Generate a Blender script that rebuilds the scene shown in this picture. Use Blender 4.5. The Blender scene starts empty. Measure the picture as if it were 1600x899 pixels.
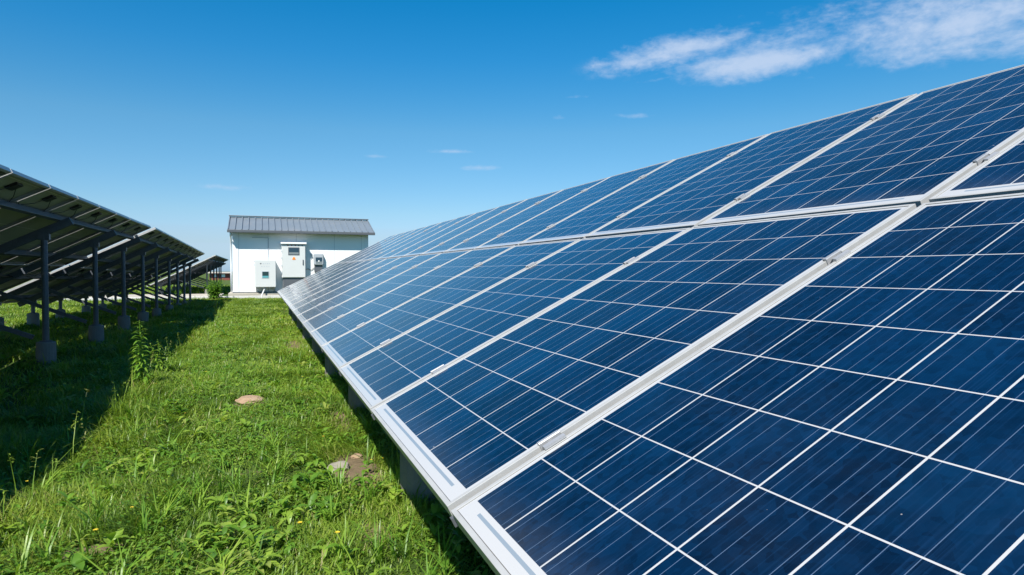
import bpy, bmesh, math, random
import numpy as np
from mathutils import Vector, Matrix, Euler
R = math.radians
random.seed(7)
rng = np.random.default_rng(11)
S = bpy.context.scene
COL = S.collection

# ------------------------------------------------------------------ camera
CAMZ = 1.05
cam_d = bpy.data.cameras.new('camera')
cam_d.sensor_width = 36.0
cam_d.lens = 36.0 * 1003.76 / 1600.0
cam_d.clip_start = 0.02
cam_d.clip_end = 6000
cam = bpy.data.objects.new('camera', cam_d)
COL.objects.link(cam)
PITCH, YAW = 0.0252, 0.3723
cam.location = (0, 0, CAMZ)
cam.rotation_euler = (math.pi / 2 - PITCH, 0, -YAW)
S.camera = cam

# ------------------------------------------------------------------ sun, sky, exposure
SUN_DIR = Vector((0.48, 0.70, -1.0)).normalized()        # the way the light travels
sun_d = bpy.data.lights.new('sun', 'SUN')
sun_d.energy = 5.0
sun_d.angle = R(0.5)
sun_d.color = (1.0, 0.955, 0.88)
sun = bpy.data.objects.new('sun', sun_d)
COL.objects.link(sun)
sun.rotation_euler = SUN_DIR.to_track_quat('-Z', 'Y').to_euler()
sun.location = (-8, -10, 20)

S.view_settings.view_transform = 'Standard'
S.view_settings.look = 'None'
S.view_settings.gamma = 1
S.view_settings.use_curve_mapping = False
S.view_settings.exposure = 0.65

world = bpy.data.worlds.new('World')
S.world = world
world.use_nodes = True
NT = world.node_tree
NT.nodes.clear()


class NB:
    """small helper for wiring shader nodes"""
    def __init__(self, nt): self.nt = nt
    def n(self, kind, **props):
        nd = self.nt.nodes.new(kind)
        for k, v in props.items():
            setattr(nd, k, v)
        return nd
    def link(self, a, b): self.nt.links.new(a, b)
    def put(self, sock, v):
        if hasattr(v, 'is_linked') or isinstance(v, bpy.types.NodeSocket):
            self.link(v, sock)
        else:
            sock.default_value = v
    def m(self, op, a, b=None, c=None, clamp=False):
        nd = self.n('ShaderNodeMath', operation=op, use_clamp=clamp)
        self.put(nd.inputs[0], a)
        if b is not None: self.put(nd.inputs[1], b)
        if c is not None: self.put(nd.inputs[2], c)
        return nd.outputs[0]
    def step(self, x, lo, hi):
        nd = self.n('ShaderNodeMapRange', interpolation_type='SMOOTHSTEP')
        self.put(nd.inputs['Value'], x)
        nd.inputs['From Min'].default_value = lo
        nd.inputs['From Max'].default_value = hi
        return nd.outputs['Result']
    def mix(self, f, a, b, mode='MIX'):
        nd = self.n('ShaderNodeMix', data_type='RGBA', blend_type=mode)
        self.put(nd.inputs[0], f)
        for i, v in ((6, a), (7, b)):
            if isinstance(v, tuple) and len(v) == 3: v = v + (1.0,)
            self.put(nd.inputs[i], v)
        return nd.outputs[2]
    def noise(self, vec, scale, detail=4, rough=0.55, **kw):
        nd = self.n('ShaderNodeTexNoise')
        if vec is not None: self.link(vec, nd.inputs['Vector'])
        nd.inputs['Scale'].default_value = scale
        nd.inputs['Detail'].default_value = detail
        nd.inputs['Roughness'].default_value = rough
        for k, v in kw.items(): nd.inputs[k].default_value = v
        return nd.outputs['Fac']


def build_sky():
    b = NB(NT)
    sky = b.n('ShaderNodeTexSky', sky_type='NISHITA')
    sky.sun_disc = False
    sky.sun_elevation = math.asin(-SUN_DIR.z)
    sky.sun_rotation = math.atan2(-SUN_DIR.x, -SUN_DIR.y)
    sky.altitude = 100
    sky.air_density = 1.0
    sky.dust_density = 0.35
    sky.ozone_density = 2.2
    tc = b.n('ShaderNodeTexCoord')
    sep = b.n('ShaderNodeSeparateXYZ')
    b.link(tc.outputs['Generated'], sep.inputs[0])
    az = b.m('ARCTAN2', sep.outputs[0], sep.outputs[1])
    el = b.m('ARCSINE', sep.outputs[2])
    # the clear, deep blue of that day: less red aloft, less yellow low down
    rp = b.n('ShaderNodeValToRGB')
    b.link(b.m('DIVIDE', el, R(90), clamp=True), rp.inputs[0])
    els = rp.color_ramp.elements
    K = 1.0 / 1.57 / 2
    T = [(0.0, (0.57, 0.93, 1.76)), (2.5, (0.79, 0.91, 1.30)), (5, (0.93, 1.02, 1.23)), (12, (1.04, 1.17, 1.28)), (18, (0.46, 1.16, 1.43)), (23, (0.15, 1.17, 1.48)), (45, (0.13, 0.80, 1.15)), (90, (0.12, 0.55, 0.85))]
    els[0].position = 0; els[0].color = tuple(c * K for c in T[0][1]) + (1,)
    els[1].position = 1; els[1].color = tuple(c * K for c in T[-1][1]) + (1,)
    for e_, c_ in T[1:-1]:
        x = els.new(e_ / 90); x.color = tuple(c * K for c in c_) + (1,)
    hs0 = b.n('ShaderNodeHueSaturation')
    hs0.inputs['Hue'].default_value = 0.485
    hs0.inputs['Saturation'].default_value = 1.35
    b.link(sky.outputs[0], hs0.inputs['Color'])
    hs = b.n('ShaderNodeVectorMath', operation='MULTIPLY')
    dbl = b.n('ShaderNodeVectorMath', operation='SCALE'); dbl.inputs['Scale'].default_value = 2.0
    b.link(hs0.outputs[0], hs.inputs[0]); b.link(rp.outputs[0], dbl.inputs[0]); b.link(dbl.outputs[0], hs.inputs[1])
    cv = b.n('ShaderNodeCombineXYZ')
    b.link(az, cv.inputs[0]); b.link(el, cv.inputs[1])
    # cirrus texture, stretched along the way the streaks run
    mp = b.n('ShaderNodeMapping')
    b.link(cv.outputs[0], mp.inputs[0])
    mp.inputs['Rotation'].default_value = (0, 0, R(-12))
    mp.inputs['Scale'].default_value = (0.34, 1.0, 1)
    n1 = b.noise(mp.outputs[0], 16, 9, 0.62, Distortion=0.35)
    mp2 = b.n('ShaderNodeMapping')
    b.link(cv.outputs[0], mp2.inputs[0])
    mp2.inputs['Rotation'].default_value = (0, 0, R(25))
    mp2.inputs['Scale'].default_value = (0.6, 1.0, 1)
    n2 = b.noise(mp2.outputs[0], 75, 6, 0.6, Distortion=0.2)
    nn = b.m('ADD', b.m('MULTIPLY', n1, 0.72), b.m('MULTIPLY', n2, 0.28))
    total = None
    # azimuth, elevation, half length, half width, tilt (degrees), strength
    for (a0, e0, la, le, rot, st) in CLOUDS:
        da = b.m('SUBTRACT', az, R(a0)); de = b.m('SUBTRACT', el, R(e0))
        c, s = math.cos(R(rot)), math.sin(R(rot))
        u = b.m('ADD', b.m('MULTIPLY', da, c), b.m('MULTIPLY', de, s))
        v = b.m('SUBTRACT', b.m('MULTIPLY', de, c), b.m('MULTIPLY', da, s))
        uu = b.m('POWER', b.m('DIVIDE', u, R(la)), 2.0)
        vv = b.m('POWER', b.m('DIVIDE', v, R(le)), 2.0)
        f = b.m('MULTIPLY', b.m('SUBTRACT', 1.0, b.m('SQRT', b.m('ADD', uu, vv)), clamp=True), st)
        total = f if total is None else b.m('MAXIMUM', total, f)
    edge = b.m('ADD', total, b.m('MULTIPLY', b.m('SUBTRACT', nn, 0.5), 2.5))
    dens = b.step(edge, 0.12, 0.95)
    dens = b.m('MULTIPLY', dens, b.step(total, 0.0, 0.22))
    dens = b.m('MULTIPLY', dens, 0.82)
    # a trace of high veil over the whole sky
    colr = b.mix(dens, hs.outputs[0], (3.75, 4.5, 5.75))
    bg = b.n('ShaderNodeBackground')
    b.link(colr, bg.inputs['Color'])
    bg.inputs['Strength'].default_value = 0.10
    out = b.n('ShaderNodeOutputWorld')
    b.link(bg.outputs[0], out.inputs['Surface'])


CLOUDS = [(56.0, 17.5, 24.0, 3.5, -1.5, 0.96),
          (44.0, 16.9, 14.0, 1.9, 3.0, 0.95),
          (36.0, 18.4, 10.0, 1.9, 8.0, 0.90),
          (34.0, 16.1, 3.4, 0.40, 8.0, 0.55),
          (16.5, 10.45, 4.4, 0.32, 0.0, 0.58),
          (18.3, 9.1, 2.8, 0.36, 0.0, 0.48),
          (-2.5, 6.8, 3.6, 0.42, 0.0, 0.48),
          (25.4, 13.3, 2.0, 0.42, -5.0, 0.40),
          (32.2, 13.3, 2.4, 0.42, -3.0, 0.46),
          (26.7, 15.0, 2.0, 0.3, 0.0, 0.45),
          (9.6, 9.9, 1.6, 0.25, 0.0, 0.42)]
build_sky()


# ------------------------------------------------------------------ materials
def material(name):
    m = bpy.data.materials.new(name)
    m.use_nodes = True
    m.node_tree.nodes.clear()
    b = NB(m.node_tree)
    p = b.n('ShaderNodeBsdfPrincipled')
    o = b.n('ShaderNodeOutputMaterial')
    b.link(p.outputs[0], o.inputs['Surface'])
    return m, b, p, o


def simple(name, c, rough=0.5, metal=0.0, var=0.12, scale=8.0, bump=0.0, bscale=60.0, dirt=None, spec=0.5):
    """a base colour with uneven wear, optional dirt patches and fine bump"""
    m, b, p, o = material(name)
    tc = b.n('ShaderNodeTexCoord')
    n = b.noise(tc.outputs['Object'], scale, 6, 0.65)
    lo = tuple(x * (1 - var) for x in c); hi = tuple(min(1, x * (1 + var)) for x in c)
    col = b.mix(n, lo, hi)
    if dirt:
        d = b.step(b.noise(tc.outputs['Object'], scale * 0.45, 8, 0.7), 0.52, 0.75)
        col = b.mix(b.m('MULTIPLY', d, 0.6), col, dirt)
    b.link(col, p.inputs['Base Color'])
    p.inputs['Roughness'].default_value = rough
    b.link(b.m('ADD', rough - 0.08, b.m('MULTIPLY', n, 0.16)), p.inputs['Roughness'])
    p.inputs['Metallic'].default_value = metal
    p.inputs['Specular IOR Level'].default_value = spec
    if bump:
        bp = b.n('ShaderNodeBump')
        bp.inputs['Strength'].default_value = bump
        bp.inputs['Distance'].default_value = 0.01
        b.link(b.noise(tc.outputs['Object'], bscale, 5, 0.6), bp.inputs['Height'])
        b.link(bp.outputs[0], p.inputs['Normal'])
    return m


MAT = {}
MAT['alu'] = simple('aluminium_frame', (0.425, 0.425, 0.415), 0.42, 0.15, 0.2, 11, dirt=(0.28, 0.27, 0.245))
MAT['alu_dull'] = simple('aluminium_channel', (0.088, 0.096, 0.108), 0.5, 0.0, 0.35, 14)
MAT['clamp'] = simple('bare_aluminium_clamp', (0.42, 0.425, 0.435), 0.35, 0.4, 0.15, 30)
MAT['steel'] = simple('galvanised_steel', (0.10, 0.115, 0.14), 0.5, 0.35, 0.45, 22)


def backsheet_mat():
    m, b, p, o = material('panel_backsheet')
    tc = b.n('ShaderNodeTexCoord')
    sp = b.n('ShaderNodeSeparateXYZ'); b.link(tc.outputs['Object'], sp.inputs[0])
    f = b.m('FRACT', b.m('DIVIDE', sp.outputs[0], 0.318))
    ln = b.m('LESS_THAN', b.m('ABSOLUTE', b.m('SUBTRACT', f, 0.5)), 0.012)
    c = b.mix(b.noise(tc.outputs['Object'], 3, 5, 0.6), (0.29, 0.32, 0.23), (0.36, 0.39, 0.29))
    b.link(b.mix(ln, c, (0.60, 0.61, 0.55)), p.inputs['Base Color'])
    p.inputs['Roughness'].default_value = 0.55
    return m


MAT['back'] = backsheet_mat()
MAT['black'] = simple('black_plastic', (0.012, 0.012, 0.014), 0.45, 0, 0.2, 10)
MAT['concrete'] = simple('concrete', (0.20, 0.195, 0.18), 0.9, 0, 0.3, 7, 0.6, 40, (0.20, 0.19, 0.165), 0.2)
MAT['conc_pale'] = simple('pale_concrete', (0.43, 0.395, 0.335), 0.9, 0, 0.18, 2.0, 0.5, 30, (0.34, 0.31, 0.26), 0.2)
MAT['kerb'] = simple('kerb_paint', (0.55, 0.54, 0.52), 0.75, 0, 0.15, 3.0, 0.4, 30, (0.5, 0.48, 0.42), 0.2)
MAT['wall'] = simple('white_wall_panel', (0.80, 0.81, 0.81), 0.45, 0, 0.03, 1.2, 0.05, 8, (0.70, 0.70, 0.68))
MAT['trim'] = simple('white_trim', (0.74, 0.76, 0.78), 0.4, 0, 0.04, 2)
MAT['groove'] = simple('grey_joint', (0.42, 0.46, 0.50), 0.6, 0, 0.1, 2)
MAT['roof'] = simple('grey_roof_sheet', (0.178, 0.215, 0.250), 0.42, 0.1, 0.14, 1.6, 0, 8, (0.25, 0.25, 0.25))
MAT['roof_dark'] = simple('grey_gutter', (0.105, 0.115, 0.13), 0.45, 0.2, 0.12, 4)
MAT['cab'] = simple('cabinet_paint', (0.57, 0.585, 0.575), 0.4, 0, 0.04, 3, dirt=(0.52, 0.53, 0.51))
MAT['cab_white'] = simple('cabinet_hood_paint', (0.78, 0.78, 0.77), 0.4, 0, 0.03, 3)
MAT['meter'] = simple('meter_plastic', (0.30, 0.33, 0.36), 0.4, 0, 0.08, 8)
MAT['meter_rim'] = simple('meter_rim_plastic', (0.36, 0.39, 0.42), 0.4, 0, 0.08, 8)
MAT['orange'] = simple('orange_sign', (0.80, 0.24, 0.03), 0.5, 0, 0.06, 8)
MAT['red'] = simple('red_sign', (0.42, 0.03, 0.035), 0.5, 0, 0.06, 8)
MAT['redwall'] = simple('red_brick_wall', (0.20, 0.055, 0.045), 0.8, 0, 0.3, 2)
MAT['rock_tan'] = simple('tan_rock', (0.34, 0.235, 0.155), 0.9, 0, 0.3, 18, 0.8, 50, (0.42, 0.34, 0.26), 0.2)
MAT['rock_grey'] = simple('pale_rock', (0.27, 0.25, 0.205), 0.9, 0, 0.3, 22, 0.8, 50, (0.19, 0.17, 0.13), 0.2)


def screen_mat(name, c, c2):
    m, b, p, o = material(name)
    tc = b.n('ShaderNodeTexCoord')
    sp = b.n('ShaderNodeSeparateXYZ')
    b.link(tc.outputs['Generated'], sp.inputs[0])
    b.link(b.mix(b.step(sp.outputs[2], 0.30, 0.34), c2, c), p.inputs['Base Color'])
    p.inputs['Roughness'].default_value = 0.12
    return m


MAT['screen_teal'] = screen_mat('teal_display', (0.02, 0.045, 0.05), (0.10, 0.32, 0.36))
MAT['screen_dark'] = screen_mat('dark_window', (0.022, 0.05, 0.075), (0.18, 0.21, 0.22))

# solar cells under glass: geometry of the module in metres
PIT = 1.01                 # pitch of the modules along the row
MW, ML, MT = 0.986, 1.508, 0.040
LIP = 0.011


def solar_glass():
    m, b, p, o = material('solar_cells_under_glass')
    uv = b.n('ShaderNodeUVMap'); uv.uv_map = 'UVMap'
    sp = b.n('ShaderNodeSeparateXYZ')
    b.link(uv.outputs[0], sp.inputs[0])
    v, u = sp.outputs[0], sp.outputs[1]            # v up the slope, u along the row
    mu, mv0, mv1 = 0.023, 0.052, 0.023
    cw = (MW - 2 * mu) / 6; ch = (ML - mv0 - mv1) / 9
    cu = b.m('DIVIDE', b.m('SUBTRACT', u, mu), cw)
    cvv = b.m('DIVIDE', b.m('SUBTRACT', v, mv0), ch)
    fu, fv = b.m('FRACT', cu), b.m('FRACT', cvv)
    du = b.m('MULTIPLY', b.m('MINIMUM', fu, b.m('SUBTRACT', 1.0, fu)), cw)
    dv = b.m('MULTIPLY', b.m('MINIMUM', fv, b.m('SUBTRACT', 1.0, fv)), ch)
    lu = b.m('LESS_THAN', du, 0.0019)
    lv = b.m('LESS_THAN', dv, 0.0015)
    inside = b.m('MULTIPLY', b.m('MULTIPLY', b.m('GREATER_THAN', cu, 0.0), b.m('LESS_THAN', cu, 6.0)),
                 b.m('MULTIPLY', b.m('GREATER_THAN', cvv, 0.0), b.m('LESS_THAN', cvv, 9.0)))
    gridline = b.m('MAXIMUM', b.m('MAXIMUM', lu, lv), b.m('SUBTRACT', 1.0, inside))
    # busbars: four a cell
    bb = b.m('FRACT', b.m('MULTIPLY', fu, 4.0))
    bus = b.m('LESS_THAN', b.m('ABSOLUTE', b.m('SUBTRACT', bb, 0.5)), 0.0006 / (cw / 4))
    # crystal grain, cell to cell shade
    oi = b.n('ShaderNodeObjectInfo')
    cell = b.n('ShaderNodeCombineXYZ')
    b.link(b.m('FLOOR', cu), cell.inputs[0]); b.link(b.m('FLOOR', cvv), cell.inputs[1]); b.link(b.m('MULTIPLY', oi.outputs['Random'], 91.0), cell.inputs[2])
    wn = b.n('ShaderNodeTexWhiteNoise', noise_dimensions='3D')
    b.link(cell.outputs[0], wn.inputs['Vector'])
    off = b.n('ShaderNodeVectorMath', operation='ADD')
    b.link(uv.outputs[0], off.inputs[0])
    cmb = b.n('ShaderNodeCombineXYZ'); b.link(b.m('MULTIPLY', oi.outputs['Random'], 37.0), cmb.inputs[2])
    b.link(cmb.outputs[0], off.inputs[1])
    vo = b.n('ShaderNodeTexVoronoi', feature='F1'); vo.inputs['Scale'].default_value = 70
    b.link(off.outputs[0], vo.inputs['Vector'])
    sv = b.n('ShaderNodeSeparateColor'); b.link(vo.outputs['Color'], sv.inputs[0])
    blot = b.noise(off.outputs[0], 5.5, 6, 0.65)
    k = b.m('ADD', b.m('ADD', b.m('MULTIPLY', sv.outputs[0], 0.62), b.m('MULTIPLY', wn.outputs['Value'], 0.55)), b.m('MULTIPLY', b.step(blot, 0.3, 0.75), 0.6))
    deep = b.mix(b.m('MULTIPLY', b.m('SUBTRACT', k, 0.12), 0.62, clamp=True), (0.0002, 0.0036, 0.012), (0.0010, 0.0205, 0.064))
    deep = b.mix(b.m('MULTIPLY', b.step(b.noise(off.outputs[0], 3.1, 5, 0.6), 0.45, 0.72), b.m('MULTIPLY', b.step(wn.outputs['Value'], 0.35, 0.9), 0.6)), deep, (0.0012, 0.028, 0.078))
    # finer streaks running up the cell
    mp = b.n('ShaderNodeMapping'); b.link(off.outputs[0], mp.inputs[0]); mp.inputs['Scale'].default_value = (4.0, 260.0, 1)
    st = b.noise(mp.outputs[0], 1.0, 2, 0.5)
    deep = b.mix(b.m('MULTIPLY', b.step(st, 0.50, 0.8), 0.35), deep, (0.007, 0.036, 0.10))
    c = b.mix(bus, deep, (0.07, 0.115, 0.19))
    c = b.mix(gridline, c, (0.44, 0.445, 0.45))
    # dark sealing line where the glass goes under the frame
    eu = b.m('MINIMUM', u, b.m('SUBTRACT', MW, u)); ev = b.m('MINIMUM', v, b.m('SUBTRACT', ML, v))
    seal = b.m('LESS_THAN', b.m('MINIMUM', eu, ev), LIP + 0.0016)
    # silver ribbon along the low edge of the laminate
    rib = b.m('MULTIPLY', b.m('MULTIPLY', b.m('GREATER_THAN', v, 0.034), b.m('LESS_THAN', v, 0.0415)),
              b.m('MULTIPLY', b.m('GREATER_THAN', u, 0.075), b.m('LESS_THAN', u, MW - 0.075)))
    c = b.mix(rib, c, (0.20, 0.25, 0.30))
    c = b.mix(seal, c, (0.10, 0.09, 0.075))
    # dust: specks and a thin film, thicker towards the low edge where rain leaves it
    dn = b.noise(off.outputs[0], 2.2, 8, 0.7)
    film = b.m('ADD', b.m('MULTIPLY', b.step(dn, 0.42, 0.8), 0.012), 0.001)
    low = b.m('MULTIPLY', b.m('SUBTRACT', 1.0, b.step(v, 0.01, 0.16)), b.m('MULTIPLY', b.noise(off.outputs[0], 14, 6, 0.7), 0.09))
    c = b.mix(b.m('ADD', film, low), c, (0.42, 0.40, 0.36))
    vs = b.n('ShaderNodeTexVoronoi', feature='F1'); vs.inputs['Scale'].default_value = 26
    b.link(off.outputs[0], vs.inputs['Vector'])
    ss = b.n('ShaderNodeSeparateColor'); b.link(vs.outputs['Color'], ss.inputs[0])
    speck = b.m('MULTIPLY', b.m('LESS_THAN', vs.outputs['Distance'], b.m('MULTIPLY', b.m('POWER', ss.outputs[1], 3.0), 0.07)), b.m('GREATER_THAN', ss.outputs[0], 0.66))
    c = b.mix(b.m('MULTIPLY', speck, 0.45), c, (0.5, 0.48, 0.44))
    b.link(c, p.inputs['Base Color'])
    b.link(b.m('ADD', 0.07, b.m('MULTIPLY', dn, 0.10)), p.inputs['Roughness'])
    p.inputs['IOR'].default_value = 1.47
    p.inputs['Sheen Weight'].default_value = 0.22
    p.inputs['Sheen Roughness'].default_value = 0.22
    p.inputs['Specular IOR Level'].default_value = 0.5
    return m


MAT['glass'] = solar_glass()


def plant_mat(name, c_dark, c_mid, c_light, trans=0.35, rough=0.5):
    """leaf colour varies from plant to plant through a per-blade tint value"""
    m, b, p, o = material(name)
    at = b.n('ShaderNodeAttribute'); at.attribute_name = 'tint'
    rp = b.n('ShaderNodeValToRGB')
    b.link(at.outputs['Fac'], rp.inputs[0])
    e = rp.color_ramp.elements
    e[0].position = 0.0; e[0].color = c_dark + (1,)
    e[1].position = 1.0; e[1].color = (0.36, 0.31, 0.14, 1)
    x = e.new(0.45); x.color = c_mid + (1,)
    x = e.new(0.82); x.color = c_light + (1,)
    b.link(rp.outputs[0], p.inputs['Base Color'])
    p.inputs['Roughness'].default_value = rough
    p.inputs['Specular IOR Level'].default_value = 0.5
    tr = b.n('ShaderNodeBsdfTranslucent')
    tcol = b.mix(1.0, rp.outputs[0], (1.0, 1.0, 0.45), 'MULTIPLY')
    b.link(tcol, tr.inputs['Color'])
    mx = b.n('ShaderNodeMixShader'); mx.inputs[0].default_value = trans
    b.link(p.outputs[0], mx.inputs[1]); b.link(tr.outputs[0], mx.inputs[2])
    b.link(mx.outputs[0], o.inputs['Surface'])
    return m


MAT['grass'] = plant_mat('grass_blades', (0.064, 0.140, 0.016), (0.185, 0.310, 0.034), (0.340, 0.440, 0.060), 0.48, 0.42)
MAT['leaf'] = plant_mat('weed_leaves', (0.058, 0.155, 0.018), (0.160, 0.330, 0.034), (0.325, 0.470, 0.060), 0.48, 0.40)
MAT['flower'] = simple('yellow_petals', (0.62, 0.47, 0.03), 0.6, 0, 0.1, 30)


# worn spots in the turf: x, y, half widths
BARE = [(0.47, 3.45, 0.13, 0.36), (0.42, 2.62, 0.07, 0.14), (-0.60, 2.78, 0.13, 0.05), (-0.09, 5.50, 0.13, 0.09), (0.50, 4.6, 0.08, 0.3), (0.42, 9.5, 0.12, 0.6)]


def ground_mat():
    m, b, p, o = material('soil_and_turf')
    tc = b.n('ShaderNodeTexCoord')
    P = tc.outputs['Object']
    n1 = b.noise(P, 1.3, 8, 0.65)
    n2 = b.noise(P, 22, 8, 0.7)
    soil = b.mix(n2, (0.10, 0.075, 0.045), (0.27, 0.205, 0.13))
    turf = b.mix(b.noise(P, 9, 8, 0.7), (0.022, 0.047, 0.010), (0.070, 0.115, 0.024))
    worn = b.step(b.m('ADD', n1, b.m('MULTIPLY', n2, 0.25)), 0.66, 0.85)
    sx = b.n('ShaderNodeSeparateXYZ'); b.link(P, sx.inputs[0])
    for (a, c, ra, rb) in BARE:
        q = b.m('ADD', b.m('POWER', b.m('DIVIDE', b.m('SUBTRACT', sx.outputs[0], a), ra), 2.0), b.m('POWER', b.m('DIVIDE', b.m('SUBTRACT', sx.outputs[1], c), rb), 2.0))
        worn = b.m('MAXIMUM', worn, b.step(b.m('ADD', b.m('SUBTRACT', 1.5, q), b.m('MULTIPLY', n2, 0.8)), 0.6, 1.3))
    near = b.mix(worn, turf, soil)
    # far fields
    far = b.mix(b.noise(P, 0.05, 6, 0.6), (0.045, 0.085, 0.018), (0.10, 0.13, 0.035))
    ln = b.n('ShaderNodeVectorMath', operation='LENGTH'); b.link(P, ln.inputs[0])
    c = b.mix(b.step(ln.outputs['Value'], 28, 60), near, far)
    b.link(c, p.inputs['Base Color'])
    p.inputs['Roughness'].default_value = 0.95
    p.inputs['Specular IOR Level'].default_value = 0.1
    bp = b.n('ShaderNodeBump'); bp.inputs['Strength'].default_value = 0.7; bp.inputs['Distance'].default_value = 0.03
    b.link(b.noise(P, 30, 8, 0.7), bp.inputs['Height']); b.link(bp.outputs[0], p.inputs['Normal'])
    return m


MAT['ground'] = ground_mat()


# ------------------------------------------------------------------ mesh helpers
def to_obj(name, bm, mat, parent=None, bevel=0.0, smooth=False, loc=None):
    bmesh.ops.recalc_face_normals(bm, faces=bm.faces[:])
    me = bpy.data.meshes.new(name)
    bm.to_mesh(me); bm.free()
    if isinstance(mat, (list, tuple)):
        for x in mat: me.materials.append(MAT[x])
    else:
        me.materials.append(MAT[mat])
    if smooth:
        for f in me.polygons: f.use_smooth = True
    o = bpy.data.objects.new(name, me)
    COL.objects.link(o)
    if parent is not None: o.parent = parent
    if loc is not None: o.location = loc
    if bevel:
        md = o.modifiers.new('bevel', 'BEVEL')
        md.width = bevel; md.segments = 2; md.limit_method = 'ANGLE'; md.angle_limit = R(40)
    return o


def empty(name, loc, label, cat, group=None):
    o = bpy.data.objects.new(name, None)
    COL.objects.link(o)
    o.location = loc
    o.empty_display_size = 0.2
    tag(o, label, cat, group)
    return o


def tag(o, label=None, cat=None, group=None, kind=None):
    if label: o['label'] = label
    if cat: o['category'] = cat
    if group: o['group'] = group
    if kind: o['kind'] = kind
    return o


def box(bm, x0, x1, y0, y1, z0, z1):
    vs = [bm.verts.new((x, y, z)) for x in (x0, x1) for y in (y0, y1) for z in (z0, z1)]
    for f in ((0, 1, 3, 2), (4, 6, 7, 5), (0, 4, 5, 1), (2, 3, 7, 6), (0, 2, 6, 4), (1, 5, 7, 3)):
        bm.faces.new([vs[i] for i in f])


def bar(bm, a, c, w, h, up=(0, 0, 1)):
    """rectangular bar from a to c"""
    a, c = Vector(a), Vector(c)
    d = (c - a).normalized(); up = Vector(up)
    s = d.cross(up)
    if s.length < 1e-4: s = d.cross(Vector((0, 1, 0)))
    s.normalize(); t = s.cross(d)
    vs = []
    for q in (a, c):
        for i, j in ((-1, -1), (1, -1), (1, 1), (-1, 1)):
            vs.append(bm.verts.new(q + s * (i * w / 2) + t * (j * h / 2)))
    for f in ((3, 2, 1, 0), (4, 5, 6, 7), (0, 1, 5, 4), (1, 2, 6, 5), (2, 3, 7, 6), (3, 0, 4, 7)):
        bm.faces.new([vs[i] for i in f])


def tube(bm, pts, r, seg=10, r1=None):
    pts = [Vector(q) for q in pts]
    rings = []
    for i, q in enumerate(pts):
        d = (pts[min(i + 1, len(pts) - 1)] - pts[max(i - 1, 0)]).normalized()
        s = d.cross(Vector((0, 0, 1)))
        if s.length < 0.05: s = d.cross(Vector((0, 1, 0)))
        s.normalize(); t = s.cross(d)
        rr = r if r1 is None else r + (r1 - r) * i / (len(pts) - 1)
        rings.append([bm.verts.new(q + (s * math.cos(k * 2 * math.pi / seg) + t * math.sin(k * 2 * math.pi / seg)) * rr) for k in range(seg)])
    for i in range(len(rings) - 1):
        for k in range(seg):
            bm.faces.new((rings[i][k], rings[i][(k + 1) % seg], rings[i + 1][(k + 1) % seg], rings[i + 1][k]))
    bm.faces.new(rings[0][::-1]); bm.faces.new(rings[-1])


def copy_tree(o, parent):
    c = o.copy(); COL.objects.link(c); c.parent = parent
    for ch in list(o.children):
        copy_tree(ch, c)
    return c


# ------------------------------------------------------------------ ground, path, kerb
def gz(x, y):
    """gentle unevenness of the ground"""
    return 0.018 * np.sin(x * 2.1 + 0.6) * np.cos(y * 1.3) + 0.012 * np.sin(x * 5.3 + y * 3.7) - 0.01


def build_ground():
    xs = np.concatenate([[-3000, -800, -200, -60], np.linspace(-24, 12, 181), [60, 200, 800, 3000]])
    ys = np.concatenate([[-3000, -600, -100, -20], np.linspace(-3, 36, 196), [48, 60, 100, 300, 900, 3000]])
    X, Y = np.meshgrid(xs, ys, indexing='ij')
    inside = (np.abs(X + 6) < 18.5) & (Y > -4) & (Y < 37)
    Z = np.where(inside, gz(X, Y), -0.01)
    Z = np.where((Y > 25.8) & inside, -0.01, Z)
    nx, ny = X.shape
    V = np.stack([X, Y, Z], -1).reshape(-1, 3)
    idx = np.arange(nx * ny).reshape(nx, ny)
    F = np.stack([idx[:-1, :-1], idx[1:, :-1], idx[1:, 1:], idx[:-1, 1:]], -1).reshape(-1, 4)
    me = bpy.data.meshes.new('ground')
    me.from_pydata(V.tolist(), [], F.tolist())
    me.materials.append(MAT['ground'])
    for f in me.polygons: f.use_smooth = True
    o = bpy.data.objects.new('ground', me); COL.objects.link(o)
    tag(o, kind='structure')


build_ground()
bm = bmesh.new(); box(bm, -22, -1.6, 28.0, 32.4, -0.1, 0.035)
tag(to_obj('path', bm, 'conc_pale', bevel=0.01), kind='structure')
bm = bmesh.new()
x = -16.0
while x < 6.4:
    box(bm, x, x + 0.985, 26.78, 26.92, -0.1, 0.10); x += 1.0
tag(to_obj('kerb', bm, 'kerb', bevel=0.012), kind='structure')


# ------------------------------------------------------------------ solar arrays
T1, T2 = R(26.35), R(27.32)
LP = 1.5285                               # pitch up the slope


def module_frame_bm():
    bm = bmesh.new()
    # the frame ring: lip on top, wall, return flange underneath
    prof = [(0.0, 0.0), (LIP, 0.0), (LIP, -0.0035), (0.0025, -0.006), (0.0025, -MT + 0.002), (0.028, -MT + 0.002), (0.028, -MT), (0.0, -MT)]
    rings = []
    for (d, z) in prof:
        rings.append([bm.verts.new(q) for q in ((d, d, z), (ML - d, d, z), (ML - d, MW - d, z), (d, MW - d, z))])
    n = len(prof)
    for i in range(n):
        a, c = rings[i], rings[(i + 1) % n]
        for k in range(4):
            bm.faces.new((a[k], a[(k + 1) % 4], c[(k + 1) % 4], c[k]))
    return bm


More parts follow.
